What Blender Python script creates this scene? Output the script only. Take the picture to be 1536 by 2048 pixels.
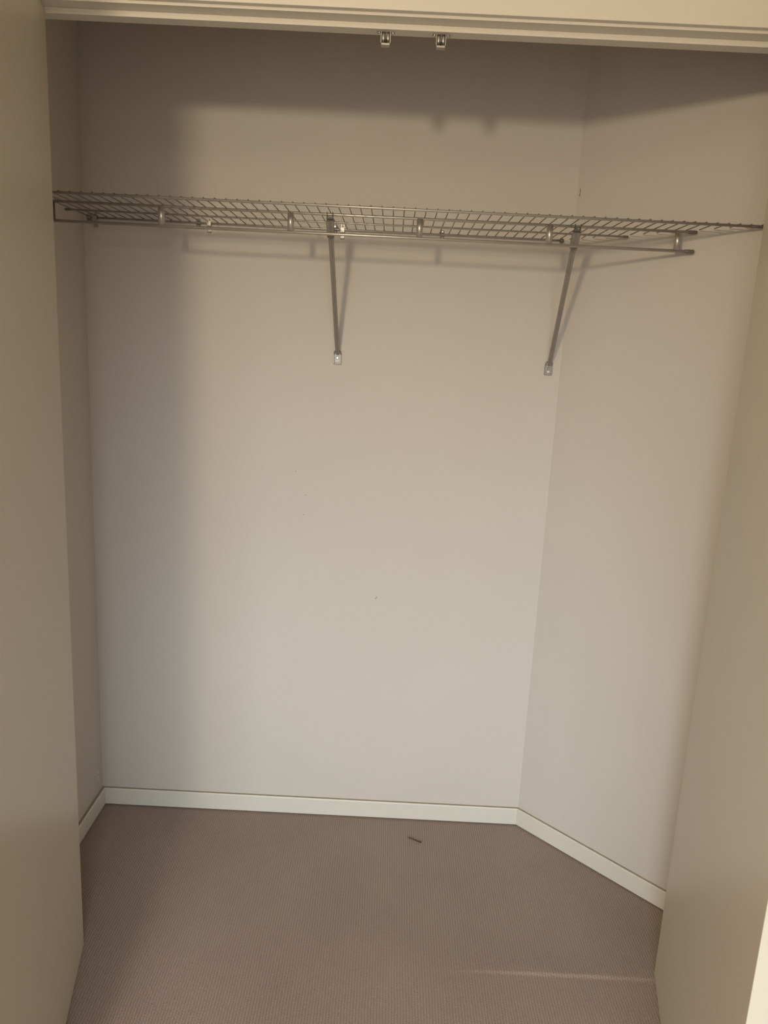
import bpy, bmesh, math, random
from mathutils import Vector, Matrix
random.seed(4)
S = bpy.context.scene
for o in list(bpy.data.objects): bpy.data.objects.remove(o)
C = bpy.data.collections.new('closet'); S.collection.children.link(C)

# ------------------------------------------------------------ camera
cd = bpy.data.cameras.new('camera'); cam = bpy.data.objects.new('camera', cd); C.objects.link(cam)
S.camera = cam
def cam_axes(yaw, pit, rol):
    a, b, c = [math.radians(v) for v in (yaw, pit, rol)]
    fw = Vector((math.sin(a)*math.cos(b), math.cos(a)*math.cos(b), -math.sin(b)))
    r = Vector((math.cos(a), -math.sin(a), 0)); u = r.cross(fw)
    return fw, r*math.cos(c)+u*math.sin(c), u*math.cos(c)-r*math.sin(c)
fw, rt, up = cam_axes(-0.1737, 12.3043, 2.8302)
cam.matrix_world = Matrix(((rt.x, up.x, -fw.x, 0), (rt.y, up.y, -fw.y, -2.2179), (rt.z, up.z, -fw.z, 1.5), (0, 0, 0, 1)))
cd.sensor_fit = 'VERTICAL'; cd.sensor_height = 36; cd.lens = 1523.75/2048*36; cd.clip_start = .02

# ------------------------------------------------------------ world, lights, exposure
W = bpy.data.worlds.new('sky'); S.world = W; W.use_nodes = True
nt = W.node_tree; nt.nodes.clear()
tc = nt.nodes.new('ShaderNodeTexCoord'); sp = nt.nodes.new('ShaderNodeSeparateXYZ'); cr = nt.nodes.new('ShaderNodeValToRGB')
mr = nt.nodes.new('ShaderNodeMapRange'); mr.inputs['From Min'].default_value = -1
nt.links.new(tc.outputs['Generated'], sp.inputs[0]); nt.links.new(sp.outputs['Z'], mr.inputs['Value']); nt.links.new(mr.outputs[0], cr.inputs[0])
e = cr.color_ramp.elements
e[0].position = .495; e[0].color = (.17, .16, .14, 1)
e[1].position = .57; e[1].color = (.77, .90, 1.0, 1)
bg = nt.nodes.new('ShaderNodeBackground'); ow = nt.nodes.new('ShaderNodeOutputWorld')
bg.inputs['Strength'].default_value = 16.5
nt.links.new(cr.outputs[0], bg.inputs[0]); nt.links.new(bg.outputs[0], ow.inputs[0])

WX0, WX1, WZ0, WZ1, RY = -1.0, .65, .65, 2.2, -3.9      # the glazed opening in the bedroom's rear wall
pl = bpy.data.lights.new('window_portal', 'AREA'); pl.shape = 'RECTANGLE'; pl.size = WX1-WX0; pl.size_y = WZ1-WZ0
pl.cycles.is_portal = True
po = bpy.data.objects.new('window_portal', pl); C.objects.link(po)
po.location = ((WX0+WX1)/2, RY-.05, (WZ0+WZ1)/2); po.rotation_euler = (math.radians(90), 0, 0)   # shines towards +y

ll = bpy.data.lights.new('bedroom_lamp', 'POINT'); ll.energy = 63; ll.color = (1.0, .785, .535); ll.shadow_soft_size = .07
lo = bpy.data.objects.new('bedroom_lamp', ll); C.objects.link(lo); lo.location = (-.52, -2.65, 2.05)

S.view_settings.view_transform = 'Standard'; S.view_settings.look = 'None'
S.view_settings.gamma = 1; S.view_settings.use_curve_mapping = False
S.view_settings.exposure = 0.03

# ------------------------------------------------------------ materials
def mat(name, col, rough=.6, metal=0, vary=0, vscale=3, bump=0, bscale=200, spec=.5, coat=0):
    m = bpy.data.materials.new(name); m.use_nodes = True; t = m.node_tree; b = t.nodes['Principled BSDF']
    b.inputs['Base Color'].default_value = (*col, 1); b.inputs['Roughness'].default_value = rough
    b.inputs['Metallic'].default_value = metal; b.inputs['Specular IOR Level'].default_value = spec
    b.inputs['Coat Weight'].default_value = coat
    g = t.nodes.new('ShaderNodeTexCoord')
    if vary:
        n = t.nodes.new('ShaderNodeTexNoise'); n.inputs['Scale'].default_value = vscale; n.inputs['Detail'].default_value = 4
        t.links.new(g.outputs['Object'], n.inputs['Vector'])
        r = t.nodes.new('ShaderNodeValToRGB'); r.color_ramp.elements[0].position = .3; r.color_ramp.elements[1].position = .7
        r.color_ramp.elements[0].color = (*[c*(1-vary) for c in col], 1); r.color_ramp.elements[1].color = (*[min(1, c*(1+vary)) for c in col], 1)
        t.links.new(n.outputs['Fac'], r.inputs[0]); t.links.new(r.outputs[0], b.inputs['Base Color'])
    if bump:
        n = t.nodes.new('ShaderNodeTexNoise'); n.inputs['Scale'].default_value = bscale; n.inputs['Detail'].default_value = 2
        t.links.new(g.outputs['Object'], n.inputs['Vector'])
        bp = t.nodes.new('ShaderNodeBump'); bp.inputs['Strength'].default_value = bump; bp.inputs['Distance'].default_value = .0006
        t.links.new(n.outputs['Fac'], bp.inputs['Height']); t.links.new(bp.outputs[0], b.inputs['Normal'])
    return m
M_wall = mat('wall_paint', (.58, .54, .485), .75, vary=.015, vscale=2.5, bump=.25, bscale=160, spec=.3)
M_trim = mat('trim_gloss_paint', (.66, .63, .55), .35, vary=.01, vscale=5, bump=.08, bscale=60)
M_door = mat('door_satin_paint', (.57, .515, .41), .30, vary=.01, vscale=3, bump=.10, bscale=40)
M_ceil = mat('ceiling_paint', (.72, .70, .66), .9)
M_wire = mat('silver_coated_wire', (.46, .43, .39), .38, .55, vary=.06, vscale=30)
M_rod = mat('silver_shelf_rod', (.50, .47, .42), .33, .6, vary=.05, vscale=30)
M_cap = mat('dark_grey_end_cap', (.16, .145, .125), .5, .2, vary=.05, vscale=60)
M_strut = mat('grey_painted_steel', (.30, .28, .25), .42, .35, vary=.06, vscale=40)
M_zinc = mat('zinc_plated_steel', (.33, .315, .285), .48, .5, vary=.08, vscale=90)
M_dark = mat('dark_recess', (.03, .025, .02), .8, vary=.2, vscale=90)
M_chrome = mat('chrome', (.72, .72, .70), .15, 1.0, vary=.05, vscale=90)
M_nickel = mat('dull_nickel', (.42, .40, .37), .36, .75, vary=.08, vscale=90)
M_cross = mat('thin_silver_wire', (.27, .235, .20), .45, .4, vary=.06, vscale=30)
M_twig = mat('dark_bark', (.055, .03, .015), .8, vary=.3, vscale=300)
M_mark = mat('grey_scuff', (.20, .16, .12), .8, vary=.2, vscale=300)
M_chip = mat('bare_plaster', (.78, .75, .68), .9, vary=.05, vscale=300)

M_clip = mat('bright_clip_steel', (.50, .48, .45), .42, .7, vary=.05, vscale=90)
M_dust = mat('dusty_old_paint', (.36, .315, .24), .8, vary=.12, vscale=40)

def carpet_mat():
    m = bpy.data.materials.new('ribbed_loop_carpet'); m.use_nodes = True; t = m.node_tree; L = t.links.new; N = t.nodes.new
    b = t.nodes['Principled BSDF']; b.inputs['Roughness'].default_value = .95; b.inputs['Specular IOR Level'].default_value = .08
    b.inputs['Sheen Weight'].default_value = .25; b.inputs['Sheen Roughness'].default_value = .5
    g = N('ShaderNodeTexCoord')
    # slight waviness of the rows
    n0 = N('ShaderNodeTexNoise'); n0.inputs['Scale'].default_value = 9; L(g.outputs['Object'], n0.inputs['Vector'])
    n1 = N('ShaderNodeTexNoise'); n1.inputs['Scale'].default_value = 260; n1.inputs['Detail'].default_value = 3; L(g.outputs['Object'], n1.inputs['Vector'])
    def math_(op, a, bb=None):
        q = N('ShaderNodeMath'); q.operation = op
        for i, v in enumerate((a, bb)):
            if v is None: continue
            if isinstance(v, (int, float)): q.inputs[i].default_value = v
            else: L(v, q.inputs[i])
        return q.outputs[0]
    s = N('ShaderNodeSeparateXYZ'); L(g.outputs['Object'], s.inputs[0])
    wx = math_('ADD', s.outputs['X'], math_('MULTIPLY', n0.outputs['Fac'], .004))
    wx = math_('ADD', wx, math_('MULTIPLY', n1.outputs['Fac'], .0030))
    rib = math_('SINE', math_('MULTIPLY', wx, 2*math.pi/.0068))
    row = math_('FLOOR', math_('DIVIDE', wx, .0068))
    wy = math_('ADD', s.outputs['Y'], math_('MULTIPLY', row, .0031))
    loop = math_('SINE', math_('MULTIPLY', wy, 2*math.pi/.0062))
    h = math_('ADD', math_('MULTIPLY', rib, .42), math_('ADD', math_('MULTIPLY', loop, .16), math_('MULTIPLY', n1.outputs['Fac'], 1.5)))
    mr = N('ShaderNodeMapRange'); mr.inputs['From Min'].default_value = -.2; mr.inputs['From Max'].default_value = 1.7; L(h, mr.inputs['Value'])
    r = N('ShaderNodeValToRGB'); r.color_ramp.elements[0].color = (.188, .134, .103, 1); r.color_ramp.elements[1].color = (.375, .288, .23, 1)
    L(mr.outputs[0], r.inputs[0])
    n2 = N('ShaderNodeTexNoise'); n2.inputs['Scale'].default_value = 3.0; n2.inputs['Detail'].default_value = 5; L(g.outputs['Object'], n2.inputs['Vector'])
    mx = N('ShaderNodeMix'); mx.data_type = 'RGBA'; mx.blend_type = 'MULTIPLY'
    r2 = N('ShaderNodeValToRGB'); r2.color_ramp.elements[0].position = .3; r2.color_ramp.elements[0].color = (.88, .88, .88, 1); r2.color_ramp.elements[1].position = .65; r2.color_ramp.elements[1].color = (1, 1, 1, 1)
    L(n2.outputs['Fac'], r2.inputs[0]); mx.inputs['Factor'].default_value = 1
    L(r.outputs[0], mx.inputs['A']); L(r2.outputs[0], mx.inputs['B']); L(mx.outputs['Result'], b.inputs['Base Color'])
    bp = N('ShaderNodeBump'); bp.inputs['Strength'].default_value = .55; bp.inputs['Distance'].default_value = .0014
    L(h, bp.inputs['Height']); L(bp.outputs[0], b.inputs['Normal'])
    return m
M_carpet = carpet_mat()

# ------------------------------------------------------------ helpers
def link(name, me, m, parent=None):
    o = bpy.data.objects.new(name, me); C.objects.link(o)
    if m and not me.materials: me.materials.append(m)
    if parent: o.parent = parent
    return o
def obj(name, bm, m, parent=None, smooth=False):
    me = bpy.data.meshes.new(name); bmesh.ops.recalc_face_normals(bm, faces=bm.faces); bm.to_mesh(me); bm.free()
    if smooth:
        for p in me.polygons: p.use_smooth = True
    return link(name, me, m, parent)
def bx(bm, x0, x1, y0, y1, z0, z1, bevel=0, seg=2):
    v = [bm.verts.new((x, y, z)) for x in (x0, x1) for y in (y0, y1) for z in (z0, z1)]
    fs = [bm.faces.new([v[i] for i in q]) for q in ((0,1,3,2),(4,6,7,5),(0,4,5,1),(2,3,7,6),(0,2,6,4),(1,5,7,3))]
    if bevel:
        es = list({e for f in fs for e in f.edges})
        bmesh.ops.bevel(bm, geom=es, offset=bevel, segments=seg, affect='EDGES', profile=.5)
def box(name, x0, x1, y0, y1, z0, z1, m, parent=None, bevel=0):
    bm = bmesh.new(); bx(bm, x0, x1, y0, y1, z0, z1, bevel); return obj(name, bm, m, parent)
def tube(bm, pts, r, n=10, radii=None):
    pts = [Vector(p) for p in pts]; rings = []
    for i, p in enumerate(pts):
        d = (pts[min(i+1, len(pts)-1)]-pts[max(i-1, 0)]).normalized()
        a = Vector((0, 0, 1)) if abs(d.z) < .9 else Vector((1, 0, 0))
        u = d.cross(a).normalized(); w = d.cross(u).normalized(); rr = radii[i] if radii else r
        rings.append([bm.verts.new(p+u*rr*math.cos(2*math.pi*k/n)+w*rr*math.sin(2*math.pi*k/n)) for k in range(n)])
    for a, b in zip(rings, rings[1:]):
        for k in range(n): bm.faces.new((a[k], a[(k+1) % n], b[(k+1) % n], b[k]))
    bm.faces.new(rings[0][::-1]); bm.faces.new(rings[-1])
def rod(name, pts, r, m, parent=None, n=10, radii=None):
    bm = bmesh.new(); tube(bm, pts, r, n, radii); o = obj(name, bm, m, parent)
    for p in o.data.polygons: p.use_smooth = len(p.vertices) == 4
    return o
def prism(name, poly, z0, z1, m, parent=None):
    bm = bmesh.new(); a = [bm.verts.new((x, y, z0)) for x, y in poly]; b = [bm.verts.new((x, y, z1)) for x, y in poly]
    n = len(poly)
    for k in range(n): bm.faces.new((a[k], a[(k+1) % n], b[(k+1) % n], b[k]))
    bm.faces.new(a[::-1]); bm.faces.new(b)
    return obj(name, bm, m, parent)
def thing(name, label, cat, loc=(0, 0, 0), group=None):
    o = bpy.data.objects.new(name, None); C.objects.link(o); o.location = loc; o.empty_display_size = .05
    o['label'] = label; o['category'] = cat
    if group: o['group'] = group
    return o
def struct(o): o['kind'] = 'structure'; return o

# ------------------------------------------------------------ the closet shell (metres; back wall face is y = 0)
XL, XR = -.8762, .4755            # left wall face, corner of back wall and slanting wall
SL = -1.014                       # slope of the slanting wall: y = SL*(x-XR)
PLX, PRX, PY = -.6996, .7233, -.600   # visible hinge-side corners of the two open doors
YI, YS, YL, YA = -.569, -.600, -.633, -.647    # wall inner face, stop face, lining front edge, architrave face
Z_LIN, Z_STOP, Z_ARC = 2.1004, 2.0901, 2.1054
ZC = 2.45
JL, JR = PLX-.039, PRX+.039       # faces of the jamb linings
XD = XR+YI/SL                     # where the slanting wall meets the front wall

back = struct(box('wall_back', XL-.1, XR+.04, 0, .1, 0, ZC, M_wall))
struct(box('wall_left', XL-.1, XL, YI, 0, 0, ZC, M_wall))
rw = struct(prism('wall_right', [(XR, 0), (XD, YI), (XD+.10, YI), (XR+.14, .0)], 0, ZC, M_wall))
RX = 2.3
struct(box('wall_front_left', -RX, JL-.02, YL, YI, 0, ZC, M_wall))
struct(box('wall_front_right', JR+.02, RX, YL, YI, 0, ZC, M_wall))
struct(box('wall_front_head', JL-.02, JR+.02, YL, YI, Z_LIN+.02, ZC, M_wall))
struct(box('ceiling', -RX, RX, RY-.1, .1, ZC, ZC+.08, M_ceil))
# bedroom behind the camera
struct(box('wall_bedroom_left', -RX-.1, -RX, RY, YI, 0, ZC, M_wall))
struct(box('wall_bedroom_right', RX, RX+.1, RY, YI, 0, ZC, M_wall))
bm = bmesh.new()
bx(bm, -RX, WX0, RY-.1, RY, 0, ZC); bx(bm, WX1, RX, RY-.1, RY, 0, ZC); bx(bm, WX0, WX1, RY-.1, RY, WZ1, ZC); bx(bm, WX0, WX1, RY-.1, RY, 0, WZ0)
struct(obj('wall_rear', bm, M_wall))
bm = bmesh.new()
bx(bm, WX0, WX0+.05, RY-.08, RY-.02, WZ0, WZ1); bx(bm, WX1-.05, WX1, RY-.08, RY-.02, WZ0, WZ1)
bx(bm, WX0+.05, WX1-.05, RY-.08, RY-.02, WZ1-.05, WZ1); bx(bm, WX0+.05, WX1-.05, RY-.08, RY-.02, WZ0, WZ0+.05)
struct(obj('window_1', bm, M_trim))

# floor: carpet surface with the low ridge where it is joined under the doors
bm = bmesh.new()
xs = [-RX]+[-1.1+i*.02 for i in range(111)]+[RX]
ys = [RY, -2.2, -1.2, -.9, -.75]+[-.70+i*.004 for i in range(17)]+[-.634+i*.002 for i in range(14)]+[-.604+i*.01 for i in range(10)]+[-.5, -.3, -.1, .02]
def rz(x, y):
    a = min(1, max(0, (x-.19)/.22))*(1-.35*min(1, max(0, (x-.60)/.12)))
    yr = -.6115
    if y < yr: return .0046*a*math.exp(-((y-yr)/.0050)**2)
    return .0046*a*math.exp(-((y-yr)/.045)**2)
V = [[bm.verts.new((x, y, rz(x, y))) for x in xs] for y in ys]
for i in range(len(ys)-1):
    for j in range(len(xs)-1): bm.faces.new((V[i][j], V[i][j+1], V[i+1][j+1], V[i+1][j]))
fl = obj('floor', bm, M_carpet, smooth=True); struct(fl)
struct(box('floor_base', -RX, RX, RY-.1, .1, -.12, -.02, M_ceil))

# baseboards: one extruded profile with a rounded top edge and a fine dusty groove behind it
BH = .0602
PROF = [(0, .0045), (.012, .0045), (.012, BH-.0035), (.0112, BH-.0012), (.0095, BH), (.0075, BH), (.0068, BH-.0014), (0, BH-.0014)]
def baseboard(name, a, b, ma, mb):
    """a->b along the wall face, room on the right-hand side of travel; ma/mb = mitre shift per unit of depth"""
    a, b = Vector((*a, 0)), Vector((*b, 0)); d = (b-a).normalized(); n = Vector((d.y, -d.x, 0))
    bm = bmesh.new()
    A = [bm.verts.new(a+n*t+d*(ma*t)+Vector((0, 0, z))) for t, z in PROF]
    B = [bm.verts.new(b+n*t-d*(mb*t)+Vector((0, 0, z))) for t, z in PROF]
    k = len(PROF)
    for i in range(k): bm.faces.new((A[i], A[(i+1) % k], B[(i+1) % k], B[i]))
    bm.faces.new(A[::-1]); bm.faces.new(B); bm.faces.ensure_lookup_table()
    for i in (4, 5, 6, 7): bm.faces[i].material_index = 1      # dust lies along the top edge
    o = obj(name, bm, M_trim); o.data.materials.append(M_dust); return struct(o)
phi = math.atan2(-SL, 1)      # turn of the slanting wall
mit = math.tan(phi/2)
baseboard('baseboard_back', (XL, 0), (XR, 0), 1, mit)
baseboard('baseboard_left', (XL, YI), (XL, 0), 1, 1)
baseboard('baseboard_right', (XR, 0), (XD, YI), mit, .4)
baseboard('baseboard_front_left', (JL-.02, YI), (XL, YI), 0, 1)
baseboard('baseboard_front_right', (XD, YI), (JR+.02, YI), .4, 0)

# door frame: architrave, lining, stop (head and both jambs of each)
def frame(name, ya, yb, z0, ztop, xl0, xl1, xr0, xr1, bev):
    bm = bmesh.new()
    bx(bm, xl0, xr1, ya, yb, z0, ztop, bev); bx(bm, xl0, xl1, ya, yb, 0, z0, 0); bx(bm, xr0, xr1, ya, yb, 0, z0, 0)
    return struct(obj(name, bm, M_trim))
frame('trim_1', YA, YL, Z_ARC, Z_ARC+.070, JL-.075, JL-.005, JR+.005, JR+.075, .0012)     # architrave
frame('trim_2', YL-.0006, YI, Z_LIN, Z_LIN+.02, JL-.02, JL, JR, JR+.02, .0006)                  # lining
frame('trim_3', YS, YI, Z_STOP, Z_LIN, JL, JL+.0103, JR-.0103, JR, .0008)                # stop

# the two hinged doors, folded out into the room
def door(name, hx, ang, sgn, width=.685):
    """hx: visible inner corner at the hinge; sgn: +1 left door, -1 right door"""
    d = Vector((sgn*math.sin(ang), -math.cos(ang), 0)); n = Vector((-sgn*math.cos(ang), -math.sin(ang), 0))
    o = Vector((hx, PY, 0)); bm = bmesh.new()
    bx(bm, 0, width, 0, .035, .006, Z_LIN-.003, .0015, 2)
    for v in bm.verts: v.co = o+d*v.co.x+n*v.co.y+Vector((0, 0, v.co.z))
    dr = struct(obj(name, bm, M_door))
    for z in (.22, 1.05, 1.88):                      # butt hinges on the hinge edge
        hb = bmesh.new(); q = o+n*.041+d*.004
        tube(hb, [q+Vector((0, 0, z-.045)), q+Vector((0, 0, z+.045))], .0055, 12)
        obj('hinge', hb, M_zinc, dr, True)
    return dr
door('door_1', PLX, math.atan2(.0669, .3), 1)
door('door_2', PRX, math.atan2(.0685, .3), -1)

# small blemishes on the walls
for x, z in ((-.272, 1.125), (-.2405, 1.056), (-.2464, .9963)):
    rod('fly_speck', [(x, .0002, z), (x, -.0008, z)], .0013, M_mark, back, 8)
rod('scuff_mark', [(-.021, -.0002, .743), (-.018, -.0004, .7465), (-.015, -.0002, .750)], .0009, M_mark, back, 6)
rod('paint_crack', [(.4812, -.0062, 1.921), (.4822, -.0070, 1.930), (.4817, -.0066, 1.941)], .0009, M_mark, rw, 6)
lw = bpy.data.objects['wall_left']
rod('paint_chip', [(XL+.0001, -.0335, .136), (XL+.0004, -.0350, .128), (XL+.0001, -.0345, .122)], .0015, M_chip, lw, 6)
rod('paint_chip', [(XL+.0001, -.0350, .117), (XL+.0004, -.0355, .108), (XL+.0001, -.0360, .098)], .0015, M_chip, lw, 6)

# ------------------------------------------------------------ wire shelf
ZS = 1.8054
Y1, Y2, Y3, Y4 = -.3734, -.2583, -.1292, -.0070
ZR = 1.7595
def wallx(y): return XR+y/SL
sh = thing('wire_shelf', 'long silver wire shelf with hanging rail and slanted right end on the back wall', 'shelf', (0, 0, ZS))
def lc(p): return (p[0], p[1], p[2]-ZS)       # world to shelf-local
def R(name, pts, r, m=M_wire, n=10, radii=None, parent=sh): return rod(name, [lc(p) for p in pts], r, m, parent, n, radii)
E1, E2, E3, E4 = wallx(Y1)-.016, wallx(Y2)-.014, wallx(Y3)-.014, .4475
R('front_wire', [(XL+.006, Y1, ZS), (E1, Y1, ZS)], .0031)
R('upper_rail', [(XL+.030, Y2, ZS-.001), (E2, Y2, ZS-.001)], .0034, M_rod)
R('lower_rail', [(XL+.030, Y2, ZR), (E2-.003, Y2, ZR)], .0036, M_rod)
R('middle_wire', [(XL+.006, Y3, ZS), (E3, Y3, ZS)], .0026)
R('back_wire', [(XL+.02, Y4, ZS), (E4, Y4, ZS)], .0026)
R('end_wire', [(XL+.031, Y2, ZS+.001), (XL+.031, Y2, ZR-.002)], .0026, M_cap)
def cap(x0, x1, y, z, r):
    R('end_cap', [(x0, y, z), (x0+.001, y, z), (x1-.002, y, z), (x1, y, z)], r, M_cap, 12, [r*.8, r, r, r*.7])
cap(E1-.030, E1+.002, Y1, ZS, .0034); cap(E2-.018, E2+.003, Y2, ZS-.001, .0042); cap(E2-.022, E2+.001, Y2, ZR, .0046)
cap(E3-.012, E3+.002, Y3, ZS, .0032); cap(E4-.008, E4+.002, Y4-.001, ZS-.001, .0058); cap(XL+.004, XL+.018, Y3, ZS, .0032); cap(XL+.003, XL+.014, Y1, ZS, .0034)
pm = None
for x in (-.5833, -.2677, .0464, .3627, .6740):
    o = R('rail_post', [(x, Y2, ZS-.0015), (x, Y2, ZR+.0015)], .0078, M_rod, 16)
k = 0; x = .0068-.0255*34
while x < E1-.004:
    if x > XL+.004:
        yb = -.004 if x < XR-.035 else min(-.004, SL*(x-XR)-.018)
        if yb > -.372:
            R('cross_wire', [(x, Y1-.0045, ZS+.0026), (x, Y1-.0030, ZS+.0040), (x, yb, ZS+.0040)], .0013, M_cross, 6)
    x += .0255

# ------------------------------------------------------------ shelf braces
def brace(label, fx, fz, tx):
    t = thing('shelf_brace', label, 'bracket', (fx, 0, fz), 'shelf braces')
    P = lambda x, y, z: (x-fx, y, z-fz)
    # foot plate: flat plate with raised rim and two ears gripping the strut
    bm = bmesh.new(); w, h = .0112, .0175
    bx(bm, -w, w, -.0022, 0, -h, h*.72, .0008, 1)
    bx(bm, -w, -w+.0036, -.0062, -.0022, -h, h*.55, .0007, 1); bx(bm, w-.0036, w, -.0062, -.0022, -h, h*.55, .0007, 1)
    bx(bm, -w+.0036, w-.0036, -.0056, -.0022, -h, -h+.0040, .0007, 1)
    for s in (-1, 1): tube(bm, [(s*w*.86, -.004, h*.5), (s*w*.80, -.008, h*.95), (s*w*.50, -.012, h*1.18)], .0017, 8)
    fp = obj('foot_plate', bm, M_zinc, t)
    bm = bmesh.new(); tube(bm, [(0, -.0022, .0005), (0, -.0036, .0005), (0, -.0050, .0005)], .004, 14, [.0042, .0042, .0026]); bx(bm, -.0026, .0026, -.0053, -.0050, .0001, .0009)
    obj('screw', bm, M_chrome, fp)
    rod('slot', [(0, -.0021, -.0080), (0, -.0027, -.0080)], .0031, M_chip, fp, 12)
    # strut: a shallow channel that narrows to the foot
    a = Vector((0, -.010, h*.62)); b = Vector((tx-fx, Y2+.004, ZS-.012-fz))
    d = (b-a).normalized(); s = Vector((1, 0, 0)); s = (s-d*s.dot(d)).normalized(); n = s.cross(d).normalized()
    if n.y > 0: n = -n
    L = (b-a).length
    def channel(stations, depth, wall):
        bm = bmesh.new(); rings = []
        for u, hw in stations:
            prof = [(-hw, -depth), (-hw, depth*.55), (-hw+.0015, depth), (-hw*.35, depth), (0, depth*.62), (hw*.35, depth), (hw-.0015, depth), (hw, depth*.55), (hw, -depth), (hw-wall, -depth), (hw-wall, depth*.3), (-hw+wall, depth*.3), (-hw+wall, -depth)]
            rings.append([bm.verts.new(a+d*u+s*p[0]+n*p[1]) for p in prof])
        for q, r in zip(rings, rings[1:]):
            m = len(q)
            for i in range(m): bm.faces.new((q[i], q[(i+1) % m], r[(i+1) % m], r[i]))
        bm.faces.new(rings[0][::-1]); bm.faces.new(rings[-1]); return bm
    obj('strut', channel([(0, .0035), (.012, .0052), (.05, .0058), (L*.7, .0062), (L, .0064)], .0035, .0014), M_strut, t)
    sv = obj('top_sleeve', channel([(L-.046, .0084), (L-.038, .0096), (L-.008, .0098), (L-.001, .0086)], .0050, .0016), M_strut, t)
    # hook over the upper rail
    bm = bmesh.new(); cx = tx-fx; pts = []
    for i in range(9):
        g = math.radians(-100+i*32); pts.append((cx, Y2+.0052*math.sin(g+math.pi), ZS-.001-fz-.0052*math.cos(g)))
    for dx in (-.0068, .0068): tube(bm, [(p[0]+dx, p[1], p[2]) for p in pts], .0013, 6)
    bx(bm, cx-.0085, cx+.0085, Y2-.0045, Y2+.0045, ZS-.0125-fz, ZS-.0065-fz, .001, 1)
    obj('hook', bm, M_cap, t)
    return t
brace('grey steel shelf brace with its foot screwed near the middle of the back wall', -.1608, 1.4592, -.1725)
brace('grey steel shelf brace with its foot screwed beside the corner of the slanting wall', .4413, 1.4576, .4295)

# ------------------------------------------------------------ wall clips holding the back wire
def clip_root(x, z, label): return thing('wall_clip', label, 'clip', (x, 0, z), 'wall clips behind the wire shelf')
def saddle_clip(x, label):
    z = ZS+.003; t = clip_root(x, z, label); dz = ZS-z
    bm = bmesh.new(); bx(bm, -.0052, .0052, -.0045, 0, -.0150, .0085, .0018, 2)
    tube(bm, [(-.0052, Y4, dz), (.0052, Y4, dz)], .0046, 12); bx(bm, -.0045, .0045, -.0115, -.003, -.0130, -.0080, .001, 1)
    obj('saddle', bm, M_strut, t)
    bm = bmesh.new(); tube(bm, [(0, -.0040, .0045), (0, -.0058, .0045), (0, -.0070, .0045)], .003, 12, [.0034, .0034, .0020])
    obj('screw', bm, M_chrome, t)
def plate_clip(x, label):
    z = ZS-.004; t = clip_root(x, z, label); dz = ZS-z
    bm = bmesh.new(); bx(bm, -.0055, .0055, -.0020, 0, -.0200, .0190, .0008, 1)
    for zz in (dz+.0034, dz-.0065, -.0178): bx(bm, -.0055, .0055, -.0125, -.0015, zz-.0011, zz+.0011, .0004, 1)
    bx(bm, -.0055, .0055, -.0130, -.0112, dz-.0065, dz+.0034, .0004, 1)
    obj('plate', bm, M_clip, t)
    bm = bmesh.new(); tube(bm, [(0, -.0018, .0140), (0, -.0034, .0140), (0, -.0042, .0140)], .003, 12, [.0032, .0032, .0018])
    obj('screw', bm, M_strut, t)
saddle_clip(-.8580, 'grey clip on the back wall in the dark left corner behind the shelf')
plate_clip(-.8410, 'flat plate clip in the dark left corner behind the shelf')
saddle_clip(-.5565, 'grey clip with shiny screw between the two leftmost rail posts')
plate_clip(-.5262, 'flat plate clip right of the screw clip between the two leftmost rail posts')
saddle_clip(-.1800, 'clip with shiny screw peeking out beside the top of the middle brace')
plate_clip(-.1590, 'bright metal plate clip just right of the middle brace top')
saddle_clip(.1160, 'grey clip with shiny screw alone between the third and fourth rail posts')

# ------------------------------------------------------------ roller catches under the door head
def catch(x, label):
    t = thing('roller_catch', label, 'door catch', (x, YS+.016, Z_STOP), 'roller catches under the door head')
    bm = bmesh.new(); bx(bm, -.0170, .0170, -.0075, .0075, -.0012, 0, .0005, 1)
    bx(bm, -.0095, -.0082, -.0065, .0065, -.0200, -.0012); bx(bm, .0082, .0095, -.0065, .0065, -.0200, -.0012)
    bx(bm, -.0095, .0095, .0050, .0065, -.0200, -.0012)
    bx(bm, -.0088, .0088, -.0060, .0065, -.0245, -.0195, .0010, 1)
    obj('housing', bm, M_nickel, t)
    for s in (-1, 1):
        bm = bmesh.new(); tube(bm, [(s*.0046, -.001, -.0018), (s*.0046, -.001, -.0045), (s*.0046, -.001, -.0125), (s*.0046, -.001, -.0160)], .0037, 14, [.0030, .0038, .0038, .0028])
        obj('roller', bm, M_nickel, t, True)
        bm = bmesh.new(); tube(bm, [(s*.0128, -.001, -.0010), (s*.0128, -.001, -.0022), (s*.0128, -.001, -.0030)], .003, 12, [.0038, .0038, .0018])
        obj('screw', bm, M_chrome, t, True)
    rod('pivot_hole', [(0, -.0068, -.0160), (0, -.0020, -.0160)], .0024, M_dark, t, 12)
catch(-.0467, 'small chrome roller catch under the door head, left of the pair')
catch(.0600, 'small chrome roller catch under the door head, right of the pair')

# ------------------------------------------------------------ debris on the carpet
tw = rod('twig', [(0, 0, 0), (.012, -.006, .0010), (.026, -.015, .0008), (.036, -.0215, .0008), (.0395, -.0225, .0014), (.0415, -.0195, .0030)], .0012, M_twig, None, 8,
         [.0011, .0014, .0015, .0019, .0019, .0012])
tw.location = (.119, -.1045, .0022)
tw['label'] = 'tiny dark brown hooked twig lying on the carpet near the back baseboard'; tw['category'] = 'twig'
